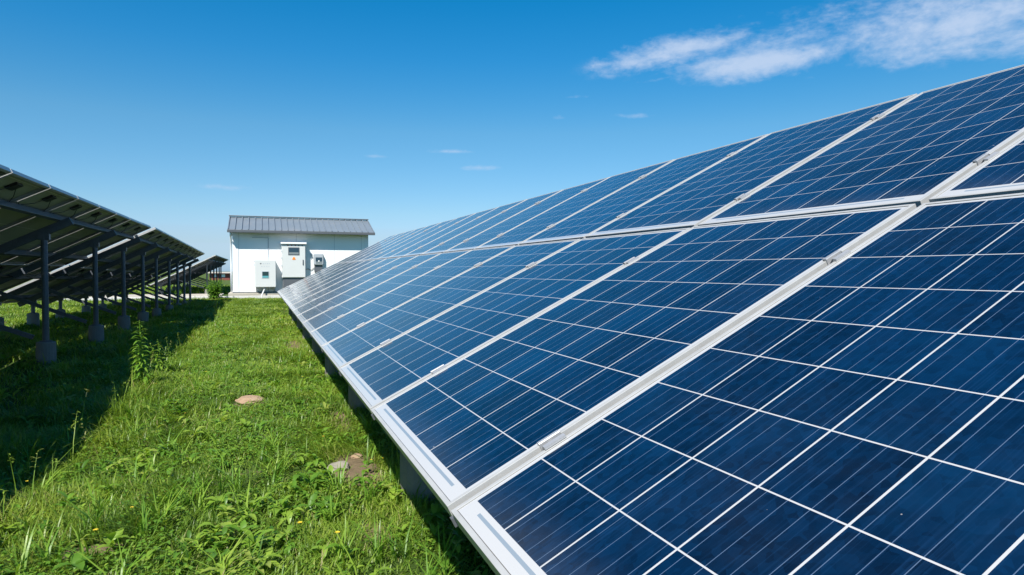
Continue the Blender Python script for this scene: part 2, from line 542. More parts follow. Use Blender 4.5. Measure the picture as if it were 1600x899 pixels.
def make_panel():
    fr = to_obj('solar_panel', module_frame_bm(), 'alu', bevel=0.0012)
    bm = bmesh.new(); uvl = bm.loops.layers.uv.new('UVMap')
    z = -0.0022; d = LIP * 0.55
    vs = [bm.verts.new(q) for q in ((d, d, z), (ML - d, d, z), (ML - d, MW - d, z), (d, MW - d, z))]
    f = bm.faces.new(vs)
    for l in f.loops: l[uvl].uv = (l.vert.co.x, l.vert.co.y)
    me = bpy.data.meshes.new('glass'); bm.to_mesh(me); bm.free(); me.materials.append(MAT['glass'])
    g = bpy.data.objects.new('glass', me); COL.objects.link(g); g.parent = fr
    bm = bmesh.new(); box(bm, 0.004, ML - 0.004, 0.004, MW - 0.004, -0.0095, -0.0062)
    to_obj('backsheet', bm, 'back', fr)
    bm = bmesh.new(); box(bm, ML - 0.20, ML - 0.10, MW / 2 - 0.075, MW / 2 + 0.075, -0.034, -0.0098)
    tube(bm, [(ML - 0.16, MW / 2 - 0.07, -0.028), (ML - 0.25, MW / 2 - 0.2, -0.05), (ML - 0.34, MW / 2 - 0.36, -0.045), (ML - 0.30, MW / 2 - 0.48, -0.05)], 0.004, 6)
    tube(bm, [(ML - 0.16, MW / 2 + 0.07, -0.028), (ML - 0.24, MW / 2 + 0.2, -0.055), (ML - 0.33, MW / 2 + 0.36, -0.05), (ML - 0.30, MW / 2 + 0.48, -0.05)], 0.004, 6)
    to_obj('junction_box', bm, 'black', fr, bevel=0.012)
    return fr


def make_clamp():
    """mid clamp: a hat section between two frames, open at the ends"""
    bm = bmesh.new()
    L = 0.027
    pts = [(-0.022, 0.0005), (-0.022, 0.0065), (-0.0105, 0.0075), (-0.0085, 0.0055), (-0.0085, -0.012), (0.0085, -0.012), (0.0085, 0.0055), (0.0105, 0.0075), (0.022, 0.0065), (0.022, 0.0005),
           (0.0125, 0.0005), (0.0112, -0.0155), (-0.0112, -0.0155), (-0.0125, 0.0005)]
    a = [bm.verts.new((-L, y, z)) for y, z in pts]; c = [bm.verts.new((L, y, z)) for y, z in pts]
    n = len(pts)
    for i in range(n):
        bm.faces.new((a[i], a[(i + 1) % n], c[(i + 1) % n], c[i]))
    bm.faces.new(a[::-1]); bm.faces.new(c)
    bmesh.ops.triangulate(bm, faces=[f for f in bm.faces if len(f.verts) > 4])
    # bolt head in the groove
    tube(bm, [(0, 0, -0.0105), (0, 0, -0.004)], 0.006, 6)
    return to_obj('clamp', bm, 'clamp', None)


PANEL = make_panel()
CLAMP = make_clamp()
first_panel = [True]; first_clamp = [True]


def slope_point(xl, zl, s, n=0.0):
    """a point s metres up the slope (over both modules), n off the glass"""
    if s <= LP:
        return Vector((xl + s * math.cos(T1) - n * math.sin(T1), 0, zl + s * math.sin(T1) + n * math.cos(T1)))
    q = s - LP
    return Vector((xl + LP * math.cos(T1) + q * math.cos(T2) - n * math.sin(T2), 0,
                   zl + LP * math.sin(T1) + q * math.sin(T2) + n * math.cos(T2)))


def build_array(label, xl, zl, y0, ncol, posts, high_post=2.49, low_post=0.42, pitch=0.0, clamps=True, brace=True,
                foot_r=0.098, foot_h=0.25, low_foot_h=0.27, group=None, junk=True, channel=False):
    """rows of modules on a steel table. xl, zl: low edge; y0: near end. Parts are placed relative to the base point."""
    base = Vector((xl + 1.36, y0, 0))
    E = empty('solar_array', base, label, 'solar array', group)
    bx = xl - base.x
    rows = [(bx, zl, T1), (bx + LP * math.cos(T1), zl + LP * math.sin(T1), T2)]
    for r, (x0, z0, t) in enumerate(rows):
        for i in range(ncol):
            if first_panel[0]:
                pnl = PANEL; first_panel[0] = False; pnl.parent = E
            else:
                pnl = copy_tree(PANEL, E)
            jit = random.uniform(-1, 1)
            off = (LP - ML) / 2
            pnl.location = (x0 + off * math.cos(t), i * PIT + (PIT - MW) / 2, z0 + off * math.sin(t) + 0.0012 * jit)
            pnl.rotation_euler = (0.0012 * random.uniform(-1, 1), -t + 0.0012 * random.uniform(-1, 1), 0)
    # channels seen in the gaps between columns, clamps over them
    for i in range(ncol + 1):
        bm = bmesh.new()
        for (x0, z0, t) in (rows if channel else []):
            n = Vector((-math.sin(t), 0, math.cos(t))); d = Vector((math.cos(t), 0, math.sin(t)))
            q = Vector((x0, i * PIT, z0))
            bar(bm, q + d * 0.004 - n * 0.031, q + d * (LP - 0.004) - n * 0.031, 0.0125, 0.020, n)
        if channel: to_obj('seam_channel', bm, 'alu_dull', E)
        else: bm.free()
        if clamps:
            for (x0, z0, t) in rows:
                for s in (0.285, 1.185):
                    if first_clamp[0]:
                        c = CLAMP; first_clamp[0] = False; c.parent = E
                    else:
                        c = CLAMP.copy(); COL.objects.link(c); c.parent = E
                    s2 = s + random.uniform(-0.02, 0.02)
                    c.location = (x0 + s2 * math.cos(t), i * PIT, z0 + s2 * math.sin(t))
                    c.rotation_euler = (0, -t, R(random.uniform(-1.5, 1.5)))
    ylen = ncol * PIT
    for s in (0.36, 1.17, LP + 0.36, LP + 1.17):
        bm = bmesh.new()
        q = slope_point(bx, zl, s, -MT - 0.035)
        tt = T1 if s < LP else T2
        bar(bm, q + Vector((0, 0.05, 0)), q + Vector((0, ylen - 0.05, 0)), 0.045, 0.068, (-math.sin(tt), 0, math.cos(tt)))
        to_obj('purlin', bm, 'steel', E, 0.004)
    for y in posts:
        yy = y - y0
        bm = bmesh.new()
        a = slope_point(bx, zl, 0.18, -MT - 0.118); m_ = slope_point(bx, zl, LP, -MT - 0.118); c = slope_point(bx, zl, 2 * LP - 0.25, -MT - 0.118)
        for v_ in (a, m_, c): v_.y = yy
        bar(bm, a, c, 0.05, 0.09)
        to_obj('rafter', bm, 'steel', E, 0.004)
        for s, nm in ((high_post, 'h'), (low_post, 'l')):
            top = slope_point(bx, zl, s, -MT - 0.15); top.y = yy
            fh = foot_h if nm == 'h' else low_foot_h
            fh = min(fh, top.z - 0.02)
            bm = bmesh.new()
            tube(bm, [(top.x, yy, fh - 0.01), (top.x, yy, top.z)], 0.034, 14)
            # bracket at the head, flange at the foot
            box(bm, top.x - 0.055, top.x + 0.055, yy - 0.032, yy + 0.032, top.z - 0.05, top.z + 0.03)
            tube(bm, [(top.x, yy, fh), (top.x, yy, fh + 0.012)], 0.06, 14)
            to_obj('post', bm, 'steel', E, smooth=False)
            bm = bmesh.new()
            rr = foot_r * random.uniform(0.95, 1.05)
            tube(bm, [(top.x, yy, -0.12), (top.x, yy, fh * 0.5), (top.x, yy, fh)], rr * 1.02, 20, rr * 0.96)
            to_obj('footing', bm, 'concrete', E, 0.012)
        if brace:
            top = slope_point(bx, zl, high_post, 0)
            a = Vector((top.x - 0.04, yy + 0.03, foot_h + 0.05)); c = slope_point(bx, zl, 1.05, -MT - 0.16); c.y = yy + 0.03
            bm = bmesh.new(); bar(bm, a, c, 0.04, 0.05)
            to_obj('brace', bm, 'steel', E, 0.003)
    if junk:
        # sagging cable along the middle gap
        bm = bmesh.new(); pts = []
        q = slope_point(bx, zl, LP - 0.12, -MT - 0.06)
        nseg = int(ylen / 0.17)
        for k in range(nseg + 1):
            yk = 0.1 + (ylen - 0.2) * k / nseg
            sag = 0.055 * abs(math.sin(yk * math.pi / PIT)) + random.uniform(0, 0.03)
            pts.append((q.x + random.uniform(-0.01, 0.01), yk, q.z - sag))
        tube(bm, pts, 0.010, 6)
        to_obj('cable', bm, 'black', E, smooth=True)
    E.rotation_euler = (pitch, 0, 0)
    return E


YA = 1.252
# the long array on the right of the aisle
right_posts = [2.95 + 1.87 * k for k in range(-3, 8)]
build_array('long array of blue solar panels sloping up to the right of the grass aisle',
            0.3413, 0.5642, YA - 4 * PIT, 19, right_posts, high_post=2.5, low_post=0.30, foot_r=0.10, low_foot_h=0.46, junk=False, channel=True)
# the tables on the left, seen from their shaded underside
XH, ZH = -1.873, 1.886
XL = XH - LP * (math.cos(T1) + math.cos(T2)); ZL = ZH - LP * (math.sin(T1) + math.sin(T2))
build_array('nearest array on the left, its dark underside and steel posts shading the grass',
            XL, ZL, 6.3287 - 6 * PIT, 13, [1.7, 4.05, 6.4, 8.73, 11.12, 13.2])
build_array('shorter array behind the nearest left one, raised on posts and ending before the pale path',
            XL + 0.06, ZL - 0.012, 13.45, 11, [14.8, 16.6, 18.8, 20.6, 22.3, 24.05], pitch=-0.0165)
build_array('dark array beyond the pale path, showing its bright slanted end frame',
            XL, ZL - 0.09, 31.4, 12, [32.2, 34.5, 36.8, 39.1, 41.4, 43.2], clamps=False, junk=False)


# ------------------------------------------------------------------ equipment building
WX0, WX1, WY0, WY1 = -1.03, 4.23, 27.6, 30.6
EAVE, RIDGE = 2.62, 3.27
YM = (WY0 + WY1) / 2
B = empty('equipment_building', ((WX0 + WX1) / 2, YM, 0), 'small white building with a grey ribbed metal roof at the end of the aisle', 'building')
ox, oy = (WX0 + WX1) / 2, YM
SL = (RIDGE - EAVE) / (YM - (WY0 - 0.36))


def bl(bm):
    for v in bm.verts: v.co.x -= ox; v.co.y -= oy
    return bm


bm = bmesh.new()
zt = EAVE + 0.36 * SL - 0.05; zr = RIDGE - 0.05
pr = [(WY0, 0.2), (WY1, 0.2), (WY1, zt), (YM, zr), (WY0, zt)]
a = [bm.verts.new((WX0, y, z)) for y, z in pr]; c = [bm.verts.new((WX1, y, z)) for y, z in pr]
bm.faces.new(a); bm.faces.new(c[::-1])
for i in range(5): bm.faces.new((a[i], a[(i + 1) % 5], c[(i + 1) % 5], c[i]))
wall = to_obj('wall', bl(bm), 'wall', B)
# joints between the sandwich panels
xj = WX0 + 0.22
bm = bmesh.new()
for xj in (-0.81, 0.27, 1.35, 2.85, 3.95):
    box(bm, xj - 0.006, xj + 0.006, WY0 - 0.004, WY0 + 0.01, 0.22, zt - 0.02)
to_obj('panel_joint', bl(bm), 'groove', wall)
bm = bmesh.new()
for xa, xb in ((WX0 - 0.012, WX0 + 0.2), (WX1 - 0.16, WX1 + 0.012)):
    box(bm, xa, xb, WY0 - 0.014, WY0 + 0.002, 0.21, zt - 0.03)
    xs = xa if xa < 0 else xb - 0.012
    box(bm, xs, xs + 0.012, WY0 + 0.002, WY0 + 0.2, 0.21, zt - 0.03)
to_obj('corner_trim', bl(bm), 'trim', B, 0.004)
bm = bmesh.new(); box(bm, WX0 - 0.02, WX1 + 0.02, WY0 - 0.03, WY1 + 0.03, 0.195, 0.235)
to_obj('base_trim', bl(bm), 'roof_dark', B, 0.004)
bm = bmesh.new(); box(bm, WX0 - 0.17, WX1 + 0.17, WY0 - 0.22, WY1 + 0.2, -0.1, 0.195)
to_obj('plinth', bl(bm), 'conc_pale', B, 0.012)
# roof: two sheets with standing ribs
bm = bmesh.new()
RX0, RX1 = WX0 - 0.17, WX1 + 0.22
for sgn in (-1, 1):
    ye = YM + sgn * (YM - WY0 + 0.36)
    vs = []
    for x in (RX0, RX1):
        for (y, z) in ((ye, EAVE), (YM, RIDGE)):
            vs.append(bm.verts.new((x, y, z))); vs.append(bm.verts.new((x, y, z + 0.045)))
    for f in ((0, 4, 6, 2), (1, 3, 7, 5), (0, 1, 5, 4), (2, 6, 7, 3), (0, 2, 3, 1), (4, 5, 7, 6)):
        bm.faces.new([vs[i] for i in f])
bmesh.ops.remove_doubles(bm, verts=bm.verts[:], dist=1e-5)
roof = to_obj('roof', bl(bm), 'roof', B)
bm = bmesh.new()
nr = 23
for k in range(nr + 1):
    xk = RX0 + 0.02 + (RX1 - RX0 - 0.04) * k / nr
    for sgn in (-1, 1):
        ye = YM + sgn * (YM - WY0 + 0.365)
        up = Vector((0, sgn * SL, 1)).normalized()
        bar(bm, Vector((xk, ye, EAVE + 0.065)), Vector((xk, YM + sgn * 0.05, RIDGE + 0.062)), 0.034, 0.045, up)
to_obj('rib', bl(bm), 'roof', roof, 0.006)
bm = bmesh.new()
bar(bm, (RX0 - 0.02, YM, RIDGE + 0.085), (RX1 + 0.02, YM, RIDGE + 0.085), 0.30, 0.03)
to_obj('ridge_cap', bl(bm), 'roof', roof, 0.01)
bm = bmesh.new()
yg = WY0 - 0.36
box(bm, RX0 - 0.01, RX1 + 0.01, yg - 0.09, yg - 0.002, EAVE - 0.06, EAVE + 0.05)
to_obj('gutter', bl(bm), 'roof_dark', roof, 0.012)
bm = bmesh.new()
tube(bm, [(WX0 - 0.06, yg - 0.02, EAVE - 0.05), (WX0 - 0.06, yg + 0.02, EAVE - 0.14), (WX0 - 0.065, WY0 + 0.05, EAVE - 0.42), (WX0 - 0.065, WY0 + 0.06, 1.25), (WX0 - 0.065, WY0 + 0.06, 0.24)], 0.035, 10)
to_obj('downspout', bl(bm), 'trim', B, smooth=True)
bm = bmesh.new()
bar(bm, (-0.32, WY0 - 0.02, 2.395), (0.29, WY0 - 0.02, 2.395), 0.035, 0.03)
tube(bm, [(0.285, WY0 - 0.02, 2.38), (0.285, WY0 - 0.02, 1.45)], 0.012, 8)
to_obj('conduit', bl(bm), 'groove', B)


def cabinet_body(x0, x1, z0, z1, y0, y1):
    bm = bmesh.new(); box(bm, x0, x1, y0, y1, z0, z1); return bm


# low box on the left of the wall
FY = WY0 - 0.40
K = 0.985
E = empty('inverter_box', (0.17, WY0 - 0.2, 0.41), 'pale grey inverter box with a small teal display, lowest on the white wall', 'electrical box')
def rel(bm, e):
    for v in bm.verts: v.co -= e.location
    return bm
x0, x1, z0, z1 = -0.225, 0.545, 0.42, 1.50
to_obj('casing', rel(cabinet_body(x0, x1, z0, z1, FY + 0.03, WY0 - 0.03), E), 'cab', E, 0.02)
front = to_obj('front_cover', rel(cabinet_body(x0 - 0.004, x1 + 0.004, z0 + 0.004, z1 + 0.004, FY - 0.012, FY + 0.028), E), 'cab', E, 0.018)
to_obj('display_bezel', rel(cabinet_body(0.025, 0.295, 0.775, 1.055, FY - 0.022, FY - 0.010), E), 'groove', front, 0.006)
to_obj('display', rel(cabinet_body(0.045, 0.275, 0.795, 1.035, FY - 0.027, FY - 0.0215), E), 'screen_teal', front)
for (px, pz, pw, ph, mm) in ((-0.01, 1.355, 0.05, 0.04, 'roof_dark'), (0.09, 1.355, 0.04, 0.025, 'groove'), (0.16, 1.36, 0.035, 0.02, 'groove'), (0.24, 1.355, 0.05, 0.03, 'groove'), (0.31, 1.36, 0.03, 0.03, 'groove'),
                             (0.03, 1.245, 0.035, 0.03, 'groove'), (0.12, 1.245, 0.03, 0.03, 'groove'), (0.21, 1.245, 0.03, 0.03, 'groove'), (0.29, 1.245, 0.02, 0.03, 'groove')):
    to_obj('indicator', rel(cabinet_body(px - pw / 2, px + pw / 2, pz - ph / 2, pz + ph / 2, FY - 0.018, FY - 0.011), E), mm, front)
for zz in (1.43, 1.30):
    to_obj('hinge', rel(cabinet_body(x0 - 0.03, x0 - 0.002, zz - 0.03, zz + 0.03, FY - 0.005, FY + 0.03), E), 'groove', E, 0.004)
for xx in (x0 + 0.03, x1 - 0.05):
    bm = bmesh.new()
    vs = [bm.verts.new((xx + dx, y, z)) for dx in (0, 0.025) for (y, z) in ((FY + 0.03, z0), (WY0 - 0.03, z0), (WY0 - 0.03, 0.2))]
    for f in ((0, 1, 2), (3, 5, 4), (0, 3, 4, 1), (1, 4, 5, 2), (2, 5, 3, 0)): bm.faces.new([vs[i] for i in f])
    to_obj('bracket', rel(bm, E), 'groove', E)
bm = bmesh.new(); tube(bm, [(0.16, FY + 0.15, 0.44), (0.10, FY + 0.05, 0.30), (0.0, FY - 0.15, 0.06), (-0.02, FY - 0.2, -0.02)], 0.028, 8)
to_obj('conduit', rel(bm, E), 'cab', E, smooth=True)

# tall cabinet with a hood
E = empty('electrical_cabinet', (1.23, WY0 - 0.2, 0.77), 'tall pale grey electrical cabinet with white hood, dark window and orange warning sign', 'electrical cabinet')
x0, x1, z0, z1 = 0.775, 1.69, 0.79, 2.14
FY2 = WY0 - 0.34
to_obj('casing', rel(cabinet_body(x0, x1, z0, z1, FY2 + 0.03, WY0 - 0.02), E), 'cab', E, 0.012)
door = to_obj('door', rel(cabinet_body(x0 + 0.018, x1 - 0.018, z0 + 0.02, z1 - 0.03, FY2 - 0.004, FY2 + 0.027), E), 'cab', E, 0.010)
to_obj('hood', rel(cabinet_body(x0 - 0.035, x1 + 0.035, z1 + 0.002, z1 + 0.075, FY2 - 0.07, WY0 - 0.015), E), 'cab_white', E, 0.012)
to_obj('window_frame', rel(cabinet_body(1.02, 1.45, 1.70, 2.015, FY2 - 0.018, FY2 - 0.002), E), 'roof_dark', door, 0.012)
to_obj('window_pane', rel(cabinet_body(1.05, 1.42, 1.73, 1.985, FY2 - 0.023, FY2 - 0.017), E), 'screen_dark', door)
bm = bmesh.new()
vs = [bm.verts.new((x_, y_, z_)) for y_ in (FY2 - 0.012, FY2 - 0.003) for (x_, z_) in ((1.175, 1.515), (1.295, 1.515), (1.295, 1.555), (1.25, 1.63), (1.22, 1.63), (1.175, 1.555))]
bm.faces.new(vs[:6]); bm.faces.new(vs[6:][::-1])
for i in range(6): bm.faces.new((vs[i], vs[(i + 1) % 6], vs[6 + (i + 1) % 6], vs[6 + i]))
to_obj('warning_sign', rel(bm, E), 'orange', door)
to_obj('handle', rel(cabinet_body(1.565, 1.605, 1.31, 1.52, FY2 - 0.03, FY2 - 0.003), E), 'roof_dark', door, 0.006)
for xx, mm in ((1.01, 'red'), (1.15, 'red'), (1.29, 'red'), (1.42, 'roof_dark'), (1.56, 'roof_dark')):
    bm = bmesh.new()
    zt_ = z1 - 0.035
    vs = [bm.verts.new((xx + dx, y_, zt_ + dz)) for y_ in (FY2 - 0.010, FY2 - 0.003) for dx, dz in ((-0.04, 0), (0, -0.045), (0.04, 0))]
    bm.faces.new(vs[:3]); bm.faces.new(vs[3:][::-1])
    for i in range(3): bm.faces.new((vs[i], vs[(i + 1) % 3], vs[3 + (i + 1) % 3], vs[3 + i]))
    to_obj('sticker', rel(bm, E), mm, door)
for zz in (1.85, 1.58, 1.28, 1.0):
    to_obj('hinge', rel(cabinet_body(x0 - 0.022, x0 + 0.012, zz - 0.04, zz + 0.04, FY2 - 0.002, FY2 + 0.035), E), 'groove', E, 0.004)
bm = bmesh.new(); box(bm, x0 + 0.05, x1 - 0.05, FY2 + 0.06, WY0 - 0.02, 0.19, z0)
to_obj('shadow_block', rel(bm, E), 'roof_dark', E)  # dark block standing in for the shadow beneath the cabinet

# meter on the right
E = empty('meter_box', (2.2, WY0 - 0.1, 1.15), 'small grey meter box with a dark rounded face beside the tall cabinet', 'meter box')
x0, x1, z0, z1 = 2.01, 2.40, 1.30, 1.78
FY3 = WY0 - 0.20
to_obj('casing', rel(cabinet_body(x0, x1, z0, z1, FY3, WY0 - 0.004), E), 'meter', E, 0.05)
to_obj('rim', rel(cabinet_body(x0 + 0.02, x1 - 0.02, z0 + 0.02, z1 - 0.02, FY3 - 0.025, FY3 + 0.01), E), 'meter_rim', E, 0.03)
to_obj('window', rel(cabinet_body(x0 + 0.07, x1 - 0.06, z0 + 0.07, z1 - 0.16, FY3 - 0.033, FY3 - 0.02), E), 'screen_dark', E, 0.02)
to_obj('dial', rel(cabinet_body(x0 + 0.17, x1 - 0.17, z0 + 0.14, z1 - 0.28, FY3 - 0.04, FY3 - 0.032), E), 'cab_white', E, 0.01)
to_obj('cable_box', rel(cabinet_body(x0 + 0.03, x1 - 0.05, 1.02, z0 + 0.005, FY3 + 0.05, WY0 - 0.004), E), 'roof_dark', E, 0.01)
bm = bmesh.new(); tube(bm, [(x0 + 0.02, WY0 - 0.03, 1.2), (1.92, WY0 - 0.03, 1.1), (1.80, WY0 - 0.03, 1.15), (1.70, WY0 - 0.05, 1.13)], 0.012, 6)
to_obj('cable', rel(bm, E), 'black', E, smooth=True)
bm = bmesh.new(); box(bm, 1.90, 1.95, WY0 - 0.05, WY0 - 0.004, 1.70, 1.80); box(bm, 1.915, 1.935, WY0 - 0.03, WY0 - 0.004, 1.56, 1.70)
to_obj('bracket', rel(bm, E), 'groove', E)

# a low red building far behind the arrays
E = empty('farm_shed', (-4.6, 86.0, 0), 'low red building far away, glimpsed between the posts beyond the path', 'building')
bm = bmesh.new(); box(bm, -1.1, 1.1, -2, 2, -0.1, 0.82); to_obj('wall', bm, 'redwall', E)
bm = bmesh.new()
pr = [(-2.4, 0.82), (2.4, 0.82), (0, 0.98)]
a = [bm.verts.new((-1.3, y, z)) for y, z in pr]; c = [bm.verts.new((1.3, y, z)) for y, z in pr]
bm.faces.new(a); bm.faces.new(c[::-1])
for i in range(3): bm.faces.new((a[i], a[(i + 1) % 3], c[(i + 1) % 3], c[i]))
to_obj('roof', bm, 'conc_pale', E)
for k in range(2):
    bm = bmesh.new(); box(bm, -0.7 + k * 0.9, -0.3 + k * 0.9, -2.04, -1.95, 0.35, 0.7); to_obj('window', bm, 'trim', E)


# ------------------------------------------------------------------ grass and weeds
def vnoise(x, y, s, seed):
    """smooth value noise"""
    r = np.random.default_rng(seed); T = r.random((256, 256))
    X, Y = x * s + 500.3, y * s + 500.7
    i, j = np.floor(X).astype(int), np.floor(Y).astype(int)
    u, v = X - i, Y - j
    u = u * u * (3 - 2 * u); v = v * v * (3 - 2 * v)
    g = lambda a, c: T[a % 256, c % 256]
    return (g(i, j) * (1 - u) + g(i + 1, j) * u) * (1 - v) + (g(i, j + 1) * (1 - u) + g(i + 1, j + 1) * u) * v


def fb(x, y, s, seed):
    return 0.55 * vnoise(x, y, s, seed) + 0.3 * vnoise(x, y, s * 2.3, seed + 1) + 0.15 * vnoise(x, y, s * 5.1, seed + 2)




ROCKS = [(-0.10, 5.47, 0.17, 0.17), (0.372, 3.42, 0.10, 0.16), (0.50, 3.70, 0.05, 0.06)]


def on_rock(x, y):
    w = np.zeros(np.shape(x), dtype=bool)
    for (a, c, ra, rb) in ROCKS:
        w |= ((x - a) / ra) ** 2 + ((y - c) / rb) ** 2 < 1
    return w


def bare(x, y):
    w = np.zeros_like(x)
    for (a, c, ra, rb) in BARE:
        w = np.maximum(w, np.clip(1.35 - np.sqrt(((x - a) / ra) ** 2 + ((y - c) / rb) ** 2), 0, 1))
    return np.where(on_rock(x, y), 1.1, np.clip(w * (0.5 + fb(x, y, 6, 61)), 0, 1))


def mesh_from(name, V, quads, tris, tint, mat):
    nq, nt = len(quads), len(tris)
    me = bpy.data.meshes.new(name)
    me.vertices.add(len(V)); me.vertices.foreach_set('co', V.astype(np.float32).ravel())
    loops = np.concatenate([quads.ravel(), tris.ravel()]).astype(np.int32)
    me.loops.add(len(loops)); me.loops.foreach_set('vertex_index', loops)
    me.polygons.add(nq + nt)
    st = np.concatenate([np.arange(nq) * 4, nq * 4 + np.arange(nt) * 3]).astype(np.int32)
    me.polygons.foreach_set('loop_start', st)
    at = me.attributes.new('tint', 'FLOAT', 'POINT'); at.data.foreach_set('value', tint.astype(np.float32))
    me.update(calc_edges=True); me.validate()
    me.materials.append(MAT[mat])
    me.polygons.foreach_set('use_smooth', np.ones(nq + nt, dtype=bool))
    o = bpy.data.objects.new(name, me); COL.objects.link(o)
    return o


def blades(x, y, z, h, w, lean, ang, tint):
    """tapered bent blades, five vertices each"""
    n = len(x)
    dx, dy = np.cos(ang), np.sin(ang)
    px, py = -dy, dx
    V = np.zeros((n, 7, 3))
    for i, (t, ww) in enumerate(((0, 0.8), (0.42, 1.0), (0.78, 0.62))):
        off = lean * t ** 1.8 * h; zz = h * (t - 0.28 * lean * t ** 2.2)
        for s in (0, 1):
            k = (s * 2 - 1) * w * ww / 2
            V[:, i * 2 + s, 0] = x + dx * off + px * k
            V[:, i * 2 + s, 1] = y + dy * off + py * k
            V[:, i * 2 + s, 2] = z + zz
    V[:, 6, 0] = x + dx * lean * h; V[:, 6, 1] = y + dy * lean * h; V[:, 6, 2] = z + h * (1 - 0.28 * lean)
    b = np.arange(n)[:, None] * 7
    q = np.concatenate([b + np.array([0, 1, 3, 2]), b + np.array([2, 3, 5, 4])])
    t = b + np.array([4, 5, 6])
    return V.reshape(-1, 3), q, t, np.repeat(tint, 7)


def scatter(x0, x1, y0, y1, dens):
    n = int((x1 - x0) * (y1 - y0) * dens)
    return rng.uniform(x0, x1, n), rng.uniform(y0, y1, n)


def build_grass():
    X, Y, WS, HS = [], [], [], []
    for (x0, x1, y0, y1, dn, w, hs) in (
            (-1.5, 0.95, 1.6, 4.2, 11000, 0.0036, 1.0),
            (-1.7, 0.95, 4.2, 7.0, 7000, 0.0046, 1.0),
            (-2.0, 0.95, 7.0, 12.0, 3600, 0.0065, 1.0),
            (-2.2, 0.95, 12.0, 26.75, 1500, 0.011, 1.0),
            (-4.6, -1.5, 2.6, 7.0, 1500, 0.0060, 1.0),
            (-5.2, -1.7, 7.0, 13.0, 1100, 0.0085, 1.0),
            (-6.5, -2.0, 13.0, 26.75, 700, 0.014, 1.0),
            (-15, -6.5, 12.0, 27.0, 300, 0.018, 1.3),
            (-1.5, 6.0, 26.95, 27.35, 500, 0.012, 0.6),
            (0.95, 3.0, 1.0, 10.0, 500, 0.006, 1.0),
            (-14, -1.0, 32.5, 48.0, 160, 0.03, 2.0)):
        x, y = scatter(x0, x1, y0, y1, dn)
        keep = rng.random(len(x)) > bare(x, y) * 1.0
        x, y = x[keep], y[keep]
        X.append(x); Y.append(y); WS.append(np.full(len(x), w)); HS.append(np.full(len(x), hs))
    x, y, w, hs = map(np.concatenate, (X, Y, WS, HS))
    # pull the roots into tufts
    cl = fb(x, y, 3.2, 5)
    keep = rng.random(len(x)) < 0.35 + 1.1 * cl
    x, y, w, hs, cl = x[keep], y[keep], w[keep], hs[keep], cl[keep]
    n = len(x)
    big = fb(x, y, 1.1, 17)
    h = (0.021 + 0.056 * np.clip(cl * 1.6 - 0.35, 0, 1.2) + 0.05 * np.clip(big - 0.45, 0, 1)) * rng.uniform(0.55, 1.45, n)
    # taller where nobody treads: along the shade line on the left and at the posts
    edge = np.exp(-((x + 1.02) / 0.20) ** 2) * (y < 22)
    h *= 1 + 1.1 * edge * np.where(y < 4.5, 0.5, 1.0) * fb(x, y, 2.0, 23) * 1.5
    h *= np.where(x < -1.3, 1.35, 1.0)
    h *= hs
    long_ = rng.random(n) < 0.012
    h = np.where(long_, h * 1.9 + 0.03, h)
    w = w * rng.uniform(0.6, 1.5, n) * np.where(rng.random(n) < 0.06, 1.8, 1)
    lean = rng.uniform(0.2, 1.5, n)
    ang = rng.uniform(0, 2 * np.pi, n) * 0.75 + 6 * vnoise(x, y, 1.7, 31)
    tint = np.clip(-0.10 + 0.75 * fb(x, y, 1.1, 41) + 0.42 * fb(x, y, 4.5, 43) + rng.normal(0, 0.13, n), 0, 0.9)
    dry = rng.random(n) < 0.05 + 0.09 * bare(x, y)
    tint = np.where(dry, rng.uniform(0.88, 1.0, n), tint)
    V, q, t, ti = blades(x, y, gz(x, y) - 0.004, h, w, lean, ang, tint)
    o = mesh_from('grass', V, q, t, ti, 'grass')
    tag(o, kind='stuff')


build_grass()


def leaves(cx, cy, cz, L, W_, ang, elev, tint, droop=0.5):
    """pointed oval leaves, folded along the midrib: nine vertices each"""
    n = len(cx)
    prof = ((0.0, 0.10), (0.22, 0.72), (0.52, 1.0), (0.80, 0.62))
    V = np.zeros((n, 13, 3))
    dx, dy = np.cos(ang), np.sin(ang); px, py = -dy, dx
    k = 0
    for (t, ww) in prof:
        r = L * t * np.cos(elev - droop * t); zz = L * t * np.sin(elev - droop * t * 1.1)
        for s in (-1, 0, 1):
            V[:, k, 0] = cx + dx * r + px * s * W_ * ww / 2
            V[:, k, 1] = cy + dy * r + py * s * W_ * ww / 2
            V[:, k, 2] = cz + zz + (abs(s) * 0.18 * W_ * ww)
            k += 1
    r = L * np.cos(elev - droop)
    V[:, 12, 0] = cx + dx * r; V[:, 12, 1] = cy + dy * r; V[:, 12, 2] = cz + L * np.sin(elev - droop * 1.1)
    b = np.arange(n)[:, None] * 13
    q = np.concatenate([b + np.array([i * 3 + j, i * 3 + j + 1, i * 3 + j + 4, i * 3 + j + 3]) for i in range(3) for j in range(2)])
    t = np.concatenate([b + np.array([9, 10, 12]), b + np.array([10, 11, 12])])
    return V.reshape(-1, 3), q, t, np.repeat(tint, 13)


def join(parts):
    Vs, Q, T, I = [], [], [], []
    o = 0
    for V, q, t, ti in parts:
        Vs.append(V); Q.append(q + o); T.append(t + o); I.append(ti); o += len(V)
    return np.concatenate(Vs), np.concatenate(Q), np.concatenate(T), np.concatenate(I)


